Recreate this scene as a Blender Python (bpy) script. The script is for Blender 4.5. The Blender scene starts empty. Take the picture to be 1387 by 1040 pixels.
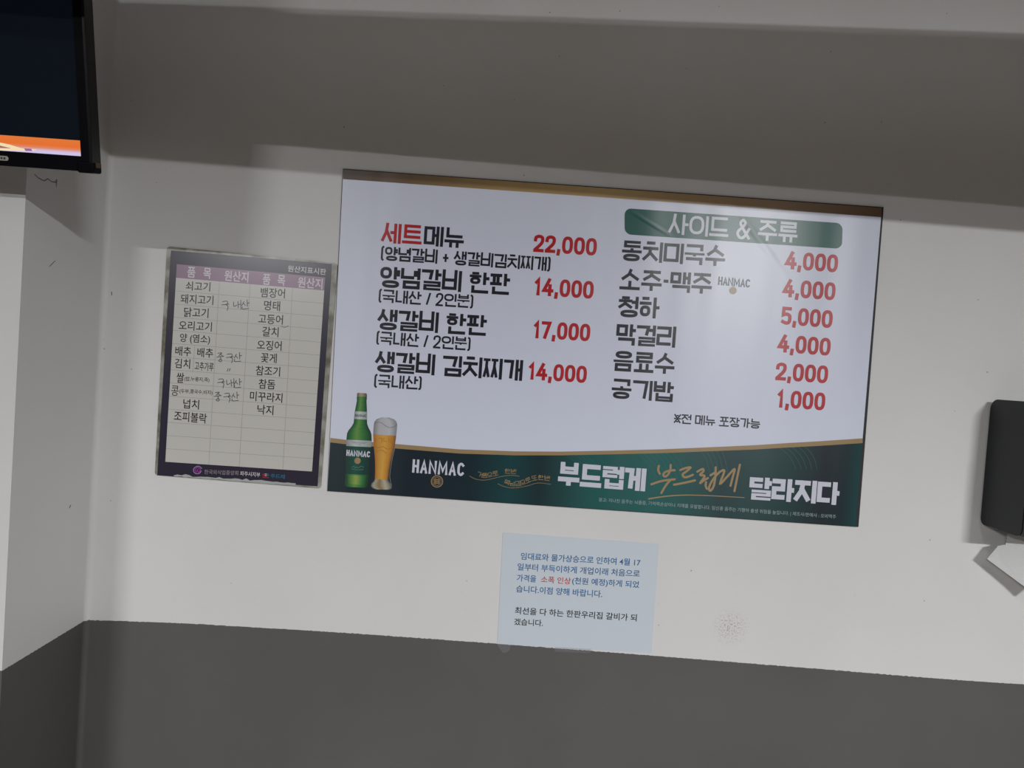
import bpy, bmesh, math, random
from mathutils import Vector, Matrix
from mathutils.geometry import delaunay_2d_cdt
random.seed(7)
C = bpy.context.scene.collection
sc = bpy.context.scene

# ------------------------------------------------------------------ camera
FPX, IW, IH = 1042.0, 1387.0, 1040.0
CAM = Vector((0.0, -1.4478, 1.5))
PITCH, YAW, ROLL = -0.0301, 0.0026, 0.0694
_f = Vector((math.sin(YAW)*math.cos(PITCH), math.cos(YAW)*math.cos(PITCH), math.sin(PITCH)))
_r = Vector((math.cos(YAW), -math.sin(YAW), 0))
_u = _r.cross(_f)
RI = _r*math.cos(ROLL) + _u*math.sin(ROLL)
UP = -_r*math.sin(ROLL) + _u*math.cos(ROLL)
FW = _f
cd = bpy.data.cameras.new('camera'); cam = bpy.data.objects.new('camera', cd); C.objects.link(cam)
cd.sensor_fit = 'HORIZONTAL'; cd.sensor_width = 36.0; cd.lens = 36.0*FPX/IW
cd.clip_start = 0.02
m3 = Matrix((RI, UP, -FW)).transposed()
cam.matrix_world = Matrix.Translation(CAM) @ m3.to_4x4()
sc.camera = cam

def ray(px, py):
    return (FW + RI*((px-IW/2)/FPX) - UP*((py-IH/2)/FPX))
def P(px, py, y=0.0):                    # where the line of sight meets the plane at depth y
    d = ray(px, py); return CAM + d*((y-CAM.y)/d.y)
def PX(px, py, x):                       # ... and the plane x = const
    d = ray(px, py); return CAM + d*((x-CAM.x)/d.x)

# ------------------------------------------------------------------ world, colour management
w = bpy.data.worlds.new('world'); sc.world = w; w.use_nodes = True
w.node_tree.nodes['Background'].inputs[0].default_value = (1.0, 0.88, 0.78, 1)
w.node_tree.nodes['Background'].inputs[1].default_value = 0.016
sc.view_settings.view_transform = 'Standard'
sc.view_settings.look = 'None'
sc.view_settings.gamma = 1.0
sc.view_settings.use_curve_mapping = False
sc.view_settings.exposure = 0.10

# room lamps: (x, y, z, length in x, length in y, watts, colour)
LAMPS = [
    (1.55, -3.85, 2.50, 0.60, 0.16, 200, (0.98, 0.99, 1.0)),
    (-2.05, -4.8, 2.50, 0.80, 0.16, 200, (0.98, 0.99, 1.0)),
    (0.40, -2.10, 2.50, 0.10, 1.20, 5, (0.92, 0.96, 1.0)),
]
WALL_H = 2.62

# ------------------------------------------------------------------ helpers
def srgb(r, g, b):
    f = lambda c: (c/255)/12.92 if c/255 <= .04045 else ((c/255+.055)/1.055)**2.4
    return (f(r), f(g), f(b), 1)

def obj(name, bm, mat, parent=None, smooth=False):
    me = bpy.data.meshes.new(name)
    bmesh.ops.recalc_face_normals(bm, faces=bm.faces) if not getattr(bm, 'flat', False) else None
    bm.to_mesh(me); bm.free()
    if mat: me.materials.append(mat)
    if smooth:
        for p in me.polygons: p.use_smooth = True
    o = bpy.data.objects.new(name, me); C.objects.link(o)
    if parent: o.parent = parent
    return o
def thing(name, label, cat, loc, group=None):
    o = bpy.data.objects.new(name, None); C.objects.link(o); o.location = loc
    o.empty_display_size = .05
    o['label'] = label; o['category'] = cat
    if group: o['group'] = group
    return o
def struct(name, bm, mat):
    o = obj(name, bm, mat); o['kind'] = 'structure'; return o
def add_box(bm, a, b, bevel=0):
    a, b = Vector(a), Vector(b)
    r = bmesh.ops.create_cube(bm, size=1.0)
    for v in r['verts']:
        v.co = Vector([(a[i]+b[i])/2 + v.co[i]*(b[i]-a[i]) for i in range(3)])
    if bevel:
        es = set(e for v in r['verts'] for e in v.link_edges)
        bmesh.ops.bevel(bm, geom=list(es), offset=bevel, segments=3, affect='EDGES', profile=.5)
    return bm
def box(a, b, bevel=0):
    return add_box(bmesh.new(), a, b, bevel)
def flatbm():
    return bmesh.new()
def face(bm, pts):
    """flat polygon, turned to face the room (-y)"""
    vs = [bm.verts.new(p) for p in pts]
    f = bm.faces.new(vs); f.normal_update()
    if f.normal.y > 0: f.normal_flip()
    return f
def ngon(bm, pts):
    """concave-safe flat polygon"""
    f = face(bm, pts)
    bmesh.ops.triangulate(bm, faces=[f])
def union(bm, polys, to3):
    """merge overlapping flat pieces (uv polygons) into one sheet with no overlaps"""
    vs = []; fs = []
    for p in polys:
        pp = [Vector((q[0], q[1])) for q in p]
        ar = sum(pp[i-1].x*pp[i].y-pp[i].x*pp[i-1].y for i in range(len(pp)))
        if abs(ar) < 1e-12: continue
        if ar < 0: pp.reverse()
        fs.append(list(range(len(vs), len(vs)+len(pp)))); vs += pp
    es = [(q[i-1], q[i]) for q in fs for i in range(len(q))]
    v, e, f, ov, oe, of = delaunay_2d_cdt([x*1000 for x in vs], es, [], 0, 1e-4)
    bv = {}
    PL = [[(vs[i].x*1000, vs[i].y*1000) for i in q] for q in fs]
    BB = [(min(p[0] for p in q), max(p[0] for p in q), min(p[1] for p in q), max(p[1] for p in q)) for q in PL]
    def inside(x, y):
        for q, b in zip(PL, BB):
            if x < b[0] or x > b[1] or y < b[2] or y > b[3]: continue
            c = False
            for i in range(len(q)):
                (x0, y0), (x1, y1) = q[i-1], q[i]
                if (y0 > y) != (y1 > y) and x < (x1-x0)*(y-y0)/(y1-y0)+x0: c = not c
            if c: return True
        return False
    for tri in f:
        if not inside(sum(v[i][0] for i in tri)/3, sum(v[i][1] for i in tri)/3): continue
        for i in tri:
            if i not in bv: bv[i] = bm.verts.new(to3((v[i][0]/1000, v[i][1]/1000)))
        try: fc = bm.faces.new([bv[i] for i in tri])
        except ValueError: continue
        fc.normal_update()
        if fc.normal.y > 0: fc.normal_flip()
def flat(name, bm, mat, parent):
    me = bpy.data.meshes.new(name); bm.to_mesh(me); bm.free(); me.materials.append(mat)
    o = bpy.data.objects.new(name, me); C.objects.link(o); o.parent = parent
    return o

# ---- strokes -> flat ribbons in a 2D (u, v) frame
def ribbon(pts, w, closed=False, w2=None):
    """list of quads (4 uv points) for a mitred stroke of width w (tapering to w2)"""
    pts = [Vector((p[0], p[1])) for p in pts]
    n = len(pts); L = []; Rr = []
    for i in range(n):
        a = pts[i-1] if (i > 0 or closed) else None
        b = pts[(i+1) % n] if (i < n-1 or closed) else None
        d1 = (pts[i]-a).normalized() if a is not None else None
        d2 = (b-pts[i]).normalized() if b is not None else None
        if d1 is None: d1 = d2
        if d2 is None: d2 = d1
        t = d1+d2
        t = t.normalized() if t.length > 1e-6 else d1
        nn = Vector((-t.y, t.x)); k = nn.dot(Vector((-d1.y, d1.x)))
        wi = w if w2 is None else w + (w2-w)*i/(n-1)
        off = nn*(wi/2/max(k, .5))
        L.append(pts[i]+off); Rr.append(pts[i]-off)
    q = []
    for i in range(n if closed else n-1):
        j = (i+1) % n
        q.append((L[i], L[j], Rr[j], Rr[i]))
    return q
def spline(pts, n=6):
    pts = [Vector((p[0], p[1])) for p in pts]; out = []
    for i in range(len(pts)-1):
        p0 = pts[max(i-1, 0)]; p1 = pts[i]; p2 = pts[i+1]; p3 = pts[min(i+2, len(pts)-1)]
        for k in range(n):
            t = k/n
            out.append(.5*((2*p1)+(-p0+p2)*t+(2*p0-5*p1+4*p2-p3)*t*t+(-p0+3*p1-3*p2+p3)*t**3))
    out.append(pts[-1]); return out

# ---- a small stroke alphabet: hangul built from its letters, figures and capitals
def oval(x0=0, y0=0, x1=1, y1=1, n=20, sq=2.5):
    r = []
    for i in range(n):
        a = 2*math.pi*i/n; c, s = math.cos(a), math.sin(a)
        r.append(((x0+x1)/2+(x1-x0)/2*math.copysign(abs(c)**(2/sq), c), (y0+y1)/2+(y1-y0)/2*math.copysign(abs(s)**(2/sq), s)))
    return ('c', r)
J = {
 'ㄱ': [[(0,1),(1,1),(.86,0)]], 'ㄴ': [[(0,1),(0,0),(1,0)]], 'ㄱ|': [[(0,1),(1,1),(1,0)]], 'ㄷ': [[(1,1),(0,1),(0,0),(1,0)]],
 'ㄹ': [[(0,1),(1,1),(1,.52),(0,.52),(0,0),(1,0)]], 'ㅁ': [('c', [(0,1),(1,1),(1,0),(0,0)])],
 'ㅂ': [[(0,1.07),(0,0),(1,0),(1,1.07)], [(0,.52),(1,.52)]], 'ㅅ': [[(0,0),(.40,.55),(.5,1.05)], [(.46,.62),(1,0)]],
 'ㅇ': [oval()], 'ㅈ': [[(0,1),(1,1)], [(0,0),(.42,.5),(.5,1)], [(.47,.58),(1,0)]],
 'ㅊ': [[(.28,1.05),(.72,1.05)], [(0,.7),(1,.7)], [(0,0),(.42,.35),(.5,.7)], [(.47,.42),(1,0)]],
 'ㅋ': [[(0,1),(1,1),(.86,0)], [(0,.52),(.93,.52)]], 'ㅌ': [[(1,1),(0,1),(0,0),(1,0)], [(0,.5),(1,.5)]],
 'ㅍ': [[(0,1),(1,1)], [(0,0),(1,0)], [(.28,1),(.28,0)], [(.72,1),(.72,0)]],
 'ㅎ': [[(.28,1.05),(.72,1.05)], [(0,.74),(1,.74)], oval(.08,0,.92,.5)],
 'ㅏ': [[(.15,1.0),(.15,0)], [(.15,.52),(1.1,.52)]], 'ㅑ': [[(.15,1),(.15,0)], [(.15,.68),(1.1,.68)], [(.15,.34),(1.1,.34)]],
 'ㅓ': [[(1,1),(1,0)], [(-.1,.55),(1,.55)]], 'ㅕ': [[(1,1),(1,0)], [(-.1,.7),(1,.7)], [(-.1,.36),(1,.36)]],
 'ㅣ': [[(.5,1),(.5,0)]], 'ㅐ': [[(.05,1),(.05,0)], [(1,1),(1,0)], [(.05,.52),(1,.52)]],
 'ㅔ': [[(.28,1),(.28,0)], [(1,1),(1,0)], [(-.3,.55),(.28,.55)]], 'ㅖ': [[(.28,1),(.28,0)], [(1,1),(1,0)], [(-.3,.7),(.28,.7)], [(-.3,.36),(.28,.36)]],
 'ㅗ': [[(0,0),(1,0)], [(.5,0),(.5,1)]], 'ㅛ': [[(0,0),(1,0)], [(.3,0),(.3,1)], [(.7,0),(.7,1)]],
 'ㅜ': [[(0,1),(1,1)], [(.5,1),(.5,0)]], 'ㅠ': [[(0,1),(1,1)], [(.3,1),(.3,0)], [(.7,1),(.7,0)]], 'ㅡ': [[(0,.5),(1,.5)]],
}
CHO = 'ㄱㄲㄴㄷㄸㄹㅁㅂㅃㅅㅆㅇㅈㅉㅊㅋㅌㅍㅎ'
JUNG = ['ㅏ','ㅐ','ㅑ','ㅒ','ㅓ','ㅔ','ㅕ','ㅖ','ㅗ','ㅗㅏ','ㅗㅐ','ㅗㅣ','ㅛ','ㅜ','ㅜㅓ','ㅜㅔ','ㅜㅣ','ㅠ','ㅡ','ㅡㅣ','ㅣ']
JONG = ' ㄱㄲㄳㄴㄵㄶㄷㄹㄺㄻㄼㄽㄾㄿㅀㅁㅂㅄㅅㅆㅇㅈㅊㅋㅌㅍㅎ'
DBL = {'ㄲ':'ㄱㄱ','ㄸ':'ㄷㄷ','ㅃ':'ㅂㅂ','ㅆ':'ㅅㅅ','ㅉ':'ㅈㅈ'}
VW = {'ㅣ':.15,'ㅏ':.33,'ㅑ':.33,'ㅓ':.33,'ㅕ':.33,'ㅐ':.40,'ㅔ':.46,'ㅖ':.46}
ASC = {  # figures and signs: (advance, ink width, strokes, y0, y1)
 '0': (.56, [oval(0,0,1,1,24,2.6)]), '1': (.36, [[(.05,.80),(.62,1),(.62,0)]]),
 '2': (.54, [spline([(0,.74),(.08,.92),(.5,1.0),(.92,.92),(.98,.70),(.78,.46),(0,.04)],5)+[Vector((0,0)),Vector((1,0))]]),
 '4': (.58, [[(.62,1),(0,.26),(1.02,.26)], [(.76,.60),(.76,0)]]),
 '5': (.54, [[(.95,1),(.08,1),(.06,.55)]+spline([(.06,.55),(.5,.62),(.93,.52),(1,.28),(.9,.06),(.5,0),(.05,.08)],5)[1:]]),
 '7': (.52, [[(0,1),(1,1),(.36,0)]]),
 ',': (.22, [[(.62,.07),(.25,-.16)]]), '.': (.2, [[(.3,.02),(.7,.02)]]), '·': (.26, [[(.2,.52),(.8,.52)]]),
 '[': (.24, [[(.95,1.03),(.55,1.0),(.25,.88),(.25,.12),(.55,0),(.95,-.03)]]), ']': (.24, [[(.05,1.03),(.45,1.0),(.75,.88),(.75,.12),(.45,0),(.05,-.03)]]),
 '/': (.36, [[(.1,.05),(.9,.95)]]), '+': (.46, [[(.1,.45),(.9,.45)], [(.5,.2),(.5,.7)]]),
 '&': (.66, [spline([(1,.0),(.35,.62),(.22,.84),(.42,1),(.62,.84),(.45,.62),(.1,.4),(.02,.2),(.25,0),(.6,.06),(.98,.5)],6)]),
 '※': (.62, [[(0,.05),(1,.95)], [(0,.95),(1,.05)], [(.42,.86),(.58,.86)], [(.42,.14),(.58,.14)], [(.0,.5),(.14,.5)], [(.86,.5),(1,.5)]]),
 'H': (.52, [[(0,1),(0,0)], [(1,1),(1,0)], [(0,.5),(1,.5)]]), 'A': (.56, [[(0,0),(.5,1.0),(1,0)], [(.2,.3),(.8,.3)]]),
 'N': (.62, [[(0,0),(0,1),(1,0),(1,1)]]), 'M': (.76, [[(0,0),(.05,1),(.5,.22),(.95,1),(1,0)]]),
 'C': (.52, [spline([(1,.86),(.6,1),(.1,.85),(0,.5),(.1,.15),(.6,0),(1,.14)],5)]),
}
def place(strokes, x0, y0, x1, y1, sw, out, sy=None):
    """strokes of a letter in its box, as flat pieces; sy thins the level strokes of a crowded letter"""
    sy = sy or sw
    h, hy = sw/2, sy/2; ax, ay, bx, by = x0+h, y0+hy, x1-h, y1-hy
    if bx < ax: ax = bx = (x0+x1)/2
    if by < ay: ay = by = (y0+y1)/2
    k = sw/sy
    for s in strokes:
        cl = isinstance(s, tuple); pts = s[1] if cl else s
        pp = [(ax+p[0]*(bx-ax), (ay+p[1]*(by-ay))*k) for p in pts]
        if not cl:   # butt ends run to the box edge
            e = [Vector(pp[0]), Vector(pp[-1])]
            d0 = (e[0]-Vector(pp[1])); d1 = (e[1]-Vector(pp[-2]))
            if d0.length > 1e-9: pp[0] = tuple(e[0]+d0.normalized()*h)
            if d1.length > 1e-9: pp[-1] = tuple(e[1]+d1.normalized()*h)
        for q in ribbon(pp, sw, cl): out.append([(p[0], p[1]/k) for p in q])
ROWS = {'ㄹ': 3, 'ㅎ': 3.6, 'ㅊ': 3.2, 'ㅂ': 2.7, 'ㅍ': 2, 'ㅌ': 3, 'ㄷ': 2, 'ㅁ': 2, 'ㅇ': 2, 'ㅋ': 2, 'ㄱ': 1.5, 'ㄱ|': 1.5, 'ㄴ': 1.5, 'ㅡ': .75, 'ㅗ': 1.3, 'ㅜ': 1.3, 'ㅛ': 1.3, 'ㅠ': 1.3}
def jamo(c, x0, y0, x1, y1, sw, out):
    sy = min(sw, (y1-y0)/(ROWS.get(DBL[c][0] if c in DBL else c, 1.8)*1.25))
    if c in DBL:
        m = (x0+x1)/2; g = sw*.18
        for k, cc in enumerate(DBL[c]):
            place(J[cc], x0 if k == 0 else m+g, y0, m-g if k == 0 else x1, y1, sw*.88, out, min(sy, sw*.88))
    else:
        place(J[c], x0, y0, x1, y1, sw, out, sy)
def syllable(ch, ox, W, H, sw, out):
    up = lambda c: 'ㄱ|' if c == 'ㄱ' else c     # upright leg below or above a level vowel
    k = ord(ch)-0xAC00; L, V, T = CHO[k//588], JUNG[(k % 588)//28], JONG[k % 28]
    X = lambda t: ox+t*W
    Y = lambda t: t*H
    hv = V if V in 'ㅗㅛㅜㅠㅡ' else (V[0] if len(V) == 2 else None)
    vv = V if V in VW else (V[1] if len(V) == 2 else None)
    fin = T != ' '
    dense = T in 'ㄹㅂㅁ' if fin else False
    fy = .44 if T == 'ㄹ' else (.40 if T in 'ㅂㅁ' else (.36 if fin else 0))
    gp = sw/H*.32
    if vv:
        vw = max(VW[vv], (2.65 if vv in 'ㅔㅖ' else 2.3 if vv == 'ㅐ' else 1.02)*sw/W); vx = 1-vw
        jamo(vv, X(vx), Y(fy+gp if fin else 0), X(1 if vv not in 'ㅏㅑ' else 1.0), Y(1), sw, out)
        cx = vx - (.07 if vv in 'ㅣㅏㅑㅐ' else -.02)
        if vv in 'ㅓㅕㅔㅖ': cx = vx+.02
    else: cx = 1
    if hv:
        low = fy+gp if fin else 0
        if not vv:
            cy = low+(1-low)*((.38 if fin else .44) if hv != 'ㅡ' else .28)
            jamo(hv, X(0), Y(low), X(1), Y(cy-gp if hv in 'ㅜㅠㅡ' else cy), sw, out)
            jamo(up(L), X(.08), Y(cy+(gp if hv in 'ㅜㅠ' else gp*.6)), X(.92), Y(1), sw, out)
        else:
            cy = low+(1-low)*.42
            jamo(hv, X(0), Y(low+.03), X(cx), Y(cy), sw, out)
            jamo(L, X(.02), Y(cy+gp*.6), X(cx-.02), Y(1), sw, out)
    else:
        jamo(L, X(0), Y((fy+gp*1.4) if fin else .08), X(cx), Y(.98), sw, out)
    if fin:
        jamo(up(T), X(.12 if vv else .08), Y(0), X(1 if vv else .92), Y(fy), sw, out)
def stroke_text(text, H, sw, cw=.90, gap=.055):
    """strokes of a line of lettering, with its natural width"""
    out = []; x = 0.0; g = gap*H
    for ch in text:
        if ch == ' ': x += .30*H; continue
        if 0xAC00 <= ord(ch) <= 0xD7A3:
            syllable(ch, x, cw*H, H, sw, out); x += cw*H+g
        else:
            a, st = ASC[ch]
            place(st, x, 0, x+a*H, H, sw, out); x += a*H+g
    return out, x-g

SP = lambda c, x, y: (c[0]+x/c[2], c[1]+y/c[2])
def frame(c, bl, br, y):
    a = P(*SP(c, *bl), y); b = P(*SP(c, *br), y)
    return a, (b-a), (b-a).length
def lettering(name, text, c, bl, br, hpx, wt, mat, root, y, cw=.90, gap=.055, label=None):
    """draw a line between two points at the foot of the line; hpx = height in the same units"""
    a, e, Lg = frame(c, bl, br, y)
    H = abs((P(*SP(c, bl[0], bl[1]-hpx), y)-a).z); sw = wt*H
    _, nat = stroke_text(text, H, sw, cw, gap)
    # squeeze the letters, not the strokes, to the length wanted
    lo, hi = .3, 2.2
    for _ in range(24):
        k = (lo+hi)/2
        saved = {}
        st, nat = squeezed(text, H, sw, cw, gap, k)
        if nat > Lg: hi = k
        else: lo = k
    bm = flatbm(); ex = e.normalized(); ez = Vector((0, 0, 1)); o = a-root.location
    union(bm, st, lambda p: o+ex*p[0]+ez*p[1])
    ob = flat(name, bm, mat, root)
    if label: ob['label'] = label
    return ob
def squeezed(text, H, sw, cw, gap, k):
    out = []; x = 0.0; g = gap*H*k
    for ch in text:
        if ch == ' ': x += .30*H*k; continue
        if 0xAC00 <= ord(ch) <= 0xD7A3:
            syllable(ch, x, cw*H*k, H, sw, out); x += cw*H*k+g
        else:
            a, st = ASC[ch]
            place(st, x, 0, x+a*H*k, H, sw, out); x += a*H*k+g
    return out, x-g
def typed(name, text, c, bl, br, hpx, bold, mat, root, y, label=None):
    """a line set in the built-in typeface, fitted between two points"""
    cu = bpy.data.curves.new('t', 'FONT'); cu.body = text; cu.size = 1.0; cu.offset = bold; cu.resolution_u = 3; cu.fill_mode = 'FRONT'
    to = bpy.data.objects.new('t', cu); C.objects.link(to)
    dg = bpy.context.evaluated_depsgraph_get()
    me = bpy.data.meshes.new_from_object(to.evaluated_get(dg))
    bpy.data.objects.remove(to); bpy.data.curves.remove(cu)
    xs = [v.co.x for v in me.vertices]; ys = [v.co.y for v in me.vertices]
    x0, x1, y0, y1 = min(xs), max(xs), min(ys), max(ys)
    a, e, Lg = frame(c, bl, br, y)
    H = abs((P(*SP(c, bl[0], bl[1]-hpx), y)-a).z)
    ex = e.normalized(); o = a-root.location
    for v in me.vertices:
        v.co = o + ex*((v.co.x-x0)/(x1-x0)*Lg) + Vector((0, 0, (v.co.y-y0)/(y1-y0)*H))
    me.name = name; me.materials.clear(); me.materials.append(mat)
    bm = bmesh.new(); bm.from_mesh(me)
    for f in bm.faces:
        if f.normal.y > 0: f.normal_flip()
    bm.to_mesh(me); bm.free()
    ob = bpy.data.objects.new(name, me); C.objects.link(ob); ob.parent = root
    if label: ob['label'] = label
    return ob
def pen(name, lines, c, wpx, mat, root, y, smooth=True, closed=False, taper=None, label=None):
    """freehand strokes given as points on the plane y"""
    bm = flatbm(); qs = []
    s = (P(*SP(c, 100, 0), y)-P(*SP(c, 0, 0), y)).length/100*wpx
    for ln in lines:
        wp = [P(*SP(c, *p), y)-root.location for p in ln]
        uv = [(p.x, p.z) for p in wp]
        if smooth and len(uv) > 2: uv = spline(uv, 6)
        qs += ribbon(uv, s, closed, None if taper is None else s*taper)
        if not closed and smooth:     # round ends
            for e, ww in ((uv[0], s), (uv[-1], s if taper is None else s*taper)):
                qs.append([(e[0]+ww/2*math.cos(t*math.pi/5), e[1]+ww/2*math.sin(t*math.pi/5)) for t in range(10)])
    yy = P(*SP(c, *lines[0][0]), y).y-root.location.y
    union(bm, qs, lambda p: Vector((p[0], yy, p[1])))
    ob = flat(name, bm, mat, root)
    if label: ob['label'] = label
    return ob
def poly(name, pts, c, mat, root, y, label=None):
    bm = flatbm(); ngon(bm, [P(*SP(c, *p), y)-root.location for p in pts])
    ob = flat(name, bm, mat, root)
    if label: ob['label'] = label
    return ob
def strip(name, rows, c, mat, root, y, label=None):
    """printed shape from rows (xl, yl, xr, yr), with u running across it"""
    bm = flatbm(); uvl = bm.loops.layers.uv.new('UVMap')
    R_ = [(P(*SP(c, a, b), y)-root.location, P(*SP(c, d, e), y)-root.location) for a, b, d, e in rows]
    n = len(R_)-1
    for i in range(n):
        (l0, r0), (l1, r1) = R_[i], R_[i+1]
        f = bm.faces.new([bm.verts.new(p) for p in (l1, r1, r0, l0)]); f.normal_update()
        for lp, u in zip(f.loops, ((0, (i+1)/n), (1, (i+1)/n), (1, i/n), (0, i/n))): lp[uvl].uv = u
        if f.normal.y > 0: f.normal_flip()
    ob = flat(name, bm, mat, root)
    if label: ob['label'] = label
    return ob

# ------------------------------------------------------------------ materials
WAINSCOT_Z = 0.9526
CX = -0.7737           # corner where the back wall meets the side of the projecting wall
PD = 0.2395            # how far that wall stands forward
def mat(name, col, rough=.6, spec=.5, metal=0.0):
    m = bpy.data.materials.new(name); m.use_nodes = True
    b = m.node_tree.nodes['Principled BSDF']
    b.inputs['Base Color'].default_value = col; b.inputs['Roughness'].default_value = rough
    b.inputs['Specular IOR Level'].default_value = spec; b.inputs['Metallic'].default_value = metal
    return m
def nd(m, t, **k):
    n = m.node_tree.nodes.new(t)
    for a, v in k.items(): setattr(n, a, v)
    return n
def lk(m, a, b): m.node_tree.links.new(a, b)
def bsdf(m): return m.node_tree.nodes['Principled BSDF']
def ramp(m, stops, interp='LINEAR'):
    r = nd(m, 'ShaderNodeValToRGB'); r.color_ramp.interpolation = interp
    el = r.color_ramp.elements
    while len(el) > 1: el.remove(el[-1])
    el[0].position, el[0].color = stops[0]
    for p, c in stops[1:]:
        e = el.new(p); e.color = c
    return r

def wall_material(name, zline):
    """off-white paint above a grey painted dado, hand-cut edge, specks and roller texture"""
    m = mat(name, (1, 1, 1, 1), .55, .35); b = bsdf(m)
    geo = nd(m, 'ShaderNodeNewGeometry'); sep = nd(m, 'ShaderNodeSeparateXYZ'); lk(m, geo.outputs['Position'], sep.inputs[0])
    nz = nd(m, 'ShaderNodeTexNoise'); nz.inputs['Scale'].default_value = 190; nz.inputs['Detail'].default_value = 4
    lk(m, geo.outputs['Position'], nz.inputs['Vector'])
    ma = nd(m, 'ShaderNodeMath', operation='MULTIPLY_ADD'); ma.inputs[1].default_value = .004; lk(m, nz.outputs['Fac'], ma.inputs[0]); lk(m, sep.outputs['Z'], ma.inputs[2])
    # the line was cut in by hand and bows up a little along the back wall
    xr = nd(m, 'ShaderNodeMapRange'); xr.inputs[1].default_value = CX; xr.inputs[2].default_value = 1.0; lk(m, sep.outputs['X'], xr.inputs[0])
    fc = nd(m, 'ShaderNodeFloatCurve'); cv = fc.mapping.curves[0]
    pts = [((P(px, 860).x-CX)/(1.0-CX), o_/10) for px, o_ in ((200, 3.4), (260, 5), (400, 6.6), (513, 7), (700, 6.2), (887, 4.6), (1089, 2.4), (1387, 0.2))]
    cv.points[0].location = (0, 0); cv.points[1].location = (1, 0)
    for p_ in pts: cv.points.new(*p_)
    fc.mapping.update(); lk(m, xr.outputs[0], fc.inputs['Value'])
    th = nd(m, 'ShaderNodeMath', operation='MULTIPLY_ADD'); th.inputs[1].default_value = .0139; th.inputs[2].default_value = zline+.002; lk(m, fc.outputs[0], th.inputs[0])
    gt = nd(m, 'ShaderNodeMath', operation='GREATER_THAN'); lk(m, ma.outputs[0], gt.inputs[0]); lk(m, th.outputs[0], gt.inputs[1])
    # paint clouding
    n2 = nd(m, 'ShaderNodeTexNoise'); n2.inputs['Scale'].default_value = 3.0; n2.inputs['Detail'].default_value = 6; lk(m, geo.outputs['Position'], n2.inputs['Vector'])
    rw = ramp(m, [(.3, (.735, .728, .715, 1)), (.7, (.775, .772, .765, 1))]); lk(m, n2.outputs['Fac'], rw.inputs[0])
    rg = ramp(m, [(.3, (.104, .101, .099, 1)), (.7, (.124, .121, .118, 1))]); lk(m, n2.outputs['Fac'], rg.inputs[0])
    mx = nd(m, 'ShaderNodeMix', data_type='RGBA'); lk(m, gt.outputs[0], mx.inputs[0]); lk(m, rg.outputs[0], mx.inputs[6]); lk(m, rw.outputs[0], mx.inputs[7])
    # dark specks: sparse splashes
    vo = nd(m, 'ShaderNodeTexVoronoi'); vo.inputs['Scale'].default_value = 38; lk(m, geo.outputs['Position'], vo.inputs['Vector'])
    wn = nd(m, 'ShaderNodeSeparateColor'); lk(m, vo.outputs['Color'], wn.inputs[0])
    sz = nd(m, 'ShaderNodeMapRange'); sz.inputs[1].default_value = .66; sz.inputs[2].default_value = 1.0; sz.inputs[3].default_value = 0.0; sz.inputs[4].default_value = .062
    lk(m, wn.outputs[0], sz.inputs[0])
    lt = nd(m, 'ShaderNodeMath', operation='LESS_THAN'); lk(m, vo.outputs['Distance'], lt.inputs[0]); lk(m, sz.outputs[0], lt.inputs[1])
    sm = nd(m, 'ShaderNodeMath', operation='MULTIPLY'); sm.inputs[1].default_value = .55; lk(m, lt.outputs[0], sm.inputs[0])
    m2 = nd(m, 'ShaderNodeMix', data_type='RGBA'); lk(m, sm.outputs[0], m2.inputs[0]); lk(m, mx.outputs[2], m2.inputs[6]); m2.inputs[7].default_value = (.10, .085, .07, 1)
    # a rust-brown rubbed patch low on the wall right of the paper notice
    sp = P(990, 849)
    ds = nd(m, 'ShaderNodeVectorMath', operation='DISTANCE'); ds.inputs[1].default_value = sp; lk(m, geo.outputs['Position'], ds.inputs[0])
    mr = nd(m, 'ShaderNodeMapRange'); mr.inputs[1].default_value = .040; mr.inputs[2].default_value = .004; mr.inputs[3].default_value = 0; mr.inputs[4].default_value = .75
    lk(m, ds.outputs['Value'], mr.inputs[0])
    n3 = nd(m, 'ShaderNodeTexNoise'); n3.inputs['Scale'].default_value = 320; n3.inputs['Detail'].default_value = 2; lk(m, geo.outputs['Position'], n3.inputs['Vector'])
    r3 = ramp(m, [(.5, (0, 0, 0, 1)), (.62, (1, 1, 1, 1))]); lk(m, n3.outputs['Fac'], r3.inputs[0])
    mm = nd(m, 'ShaderNodeMath', operation='MULTIPLY'); lk(m, mr.outputs[0], mm.inputs[0]); lk(m, r3.outputs[0], mm.inputs[1])
    m4 = nd(m, 'ShaderNodeMix', data_type='RGBA'); lk(m, mm.outputs[0], m4.inputs[0]); lk(m, m2.outputs[2], m4.inputs[6]); m4.inputs[7].default_value = (.42, .30, .24, 1)
    lk(m, m4.outputs[2], b.inputs['Base Color'])
    # roller stipple and trowel unevenness
    n4 = nd(m, 'ShaderNodeTexNoise'); n4.inputs['Scale'].default_value = 160; n4.inputs['Detail'].default_value = 4; lk(m, geo.outputs['Position'], n4.inputs['Vector'])
    n5 = nd(m, 'ShaderNodeTexNoise'); n5.inputs['Scale'].default_value = 7; lk(m, geo.outputs['Position'], n5.inputs['Vector'])
    b1 = nd(m, 'ShaderNodeBump'); b1.inputs['Strength'].default_value = .10; b1.inputs['Distance'].default_value = .002; lk(m, n4.outputs['Fac'], b1.inputs['Height'])
    b2 = nd(m, 'ShaderNodeBump'); b2.inputs['Strength'].default_value = .25; b2.inputs['Distance'].default_value = .006; lk(m, n5.outputs['Fac'], b2.inputs['Height']); lk(m, b1.outputs[0], b2.inputs['Normal'])
    lk(m, b2.outputs[0], b.inputs['Normal'])
    return m

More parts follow.
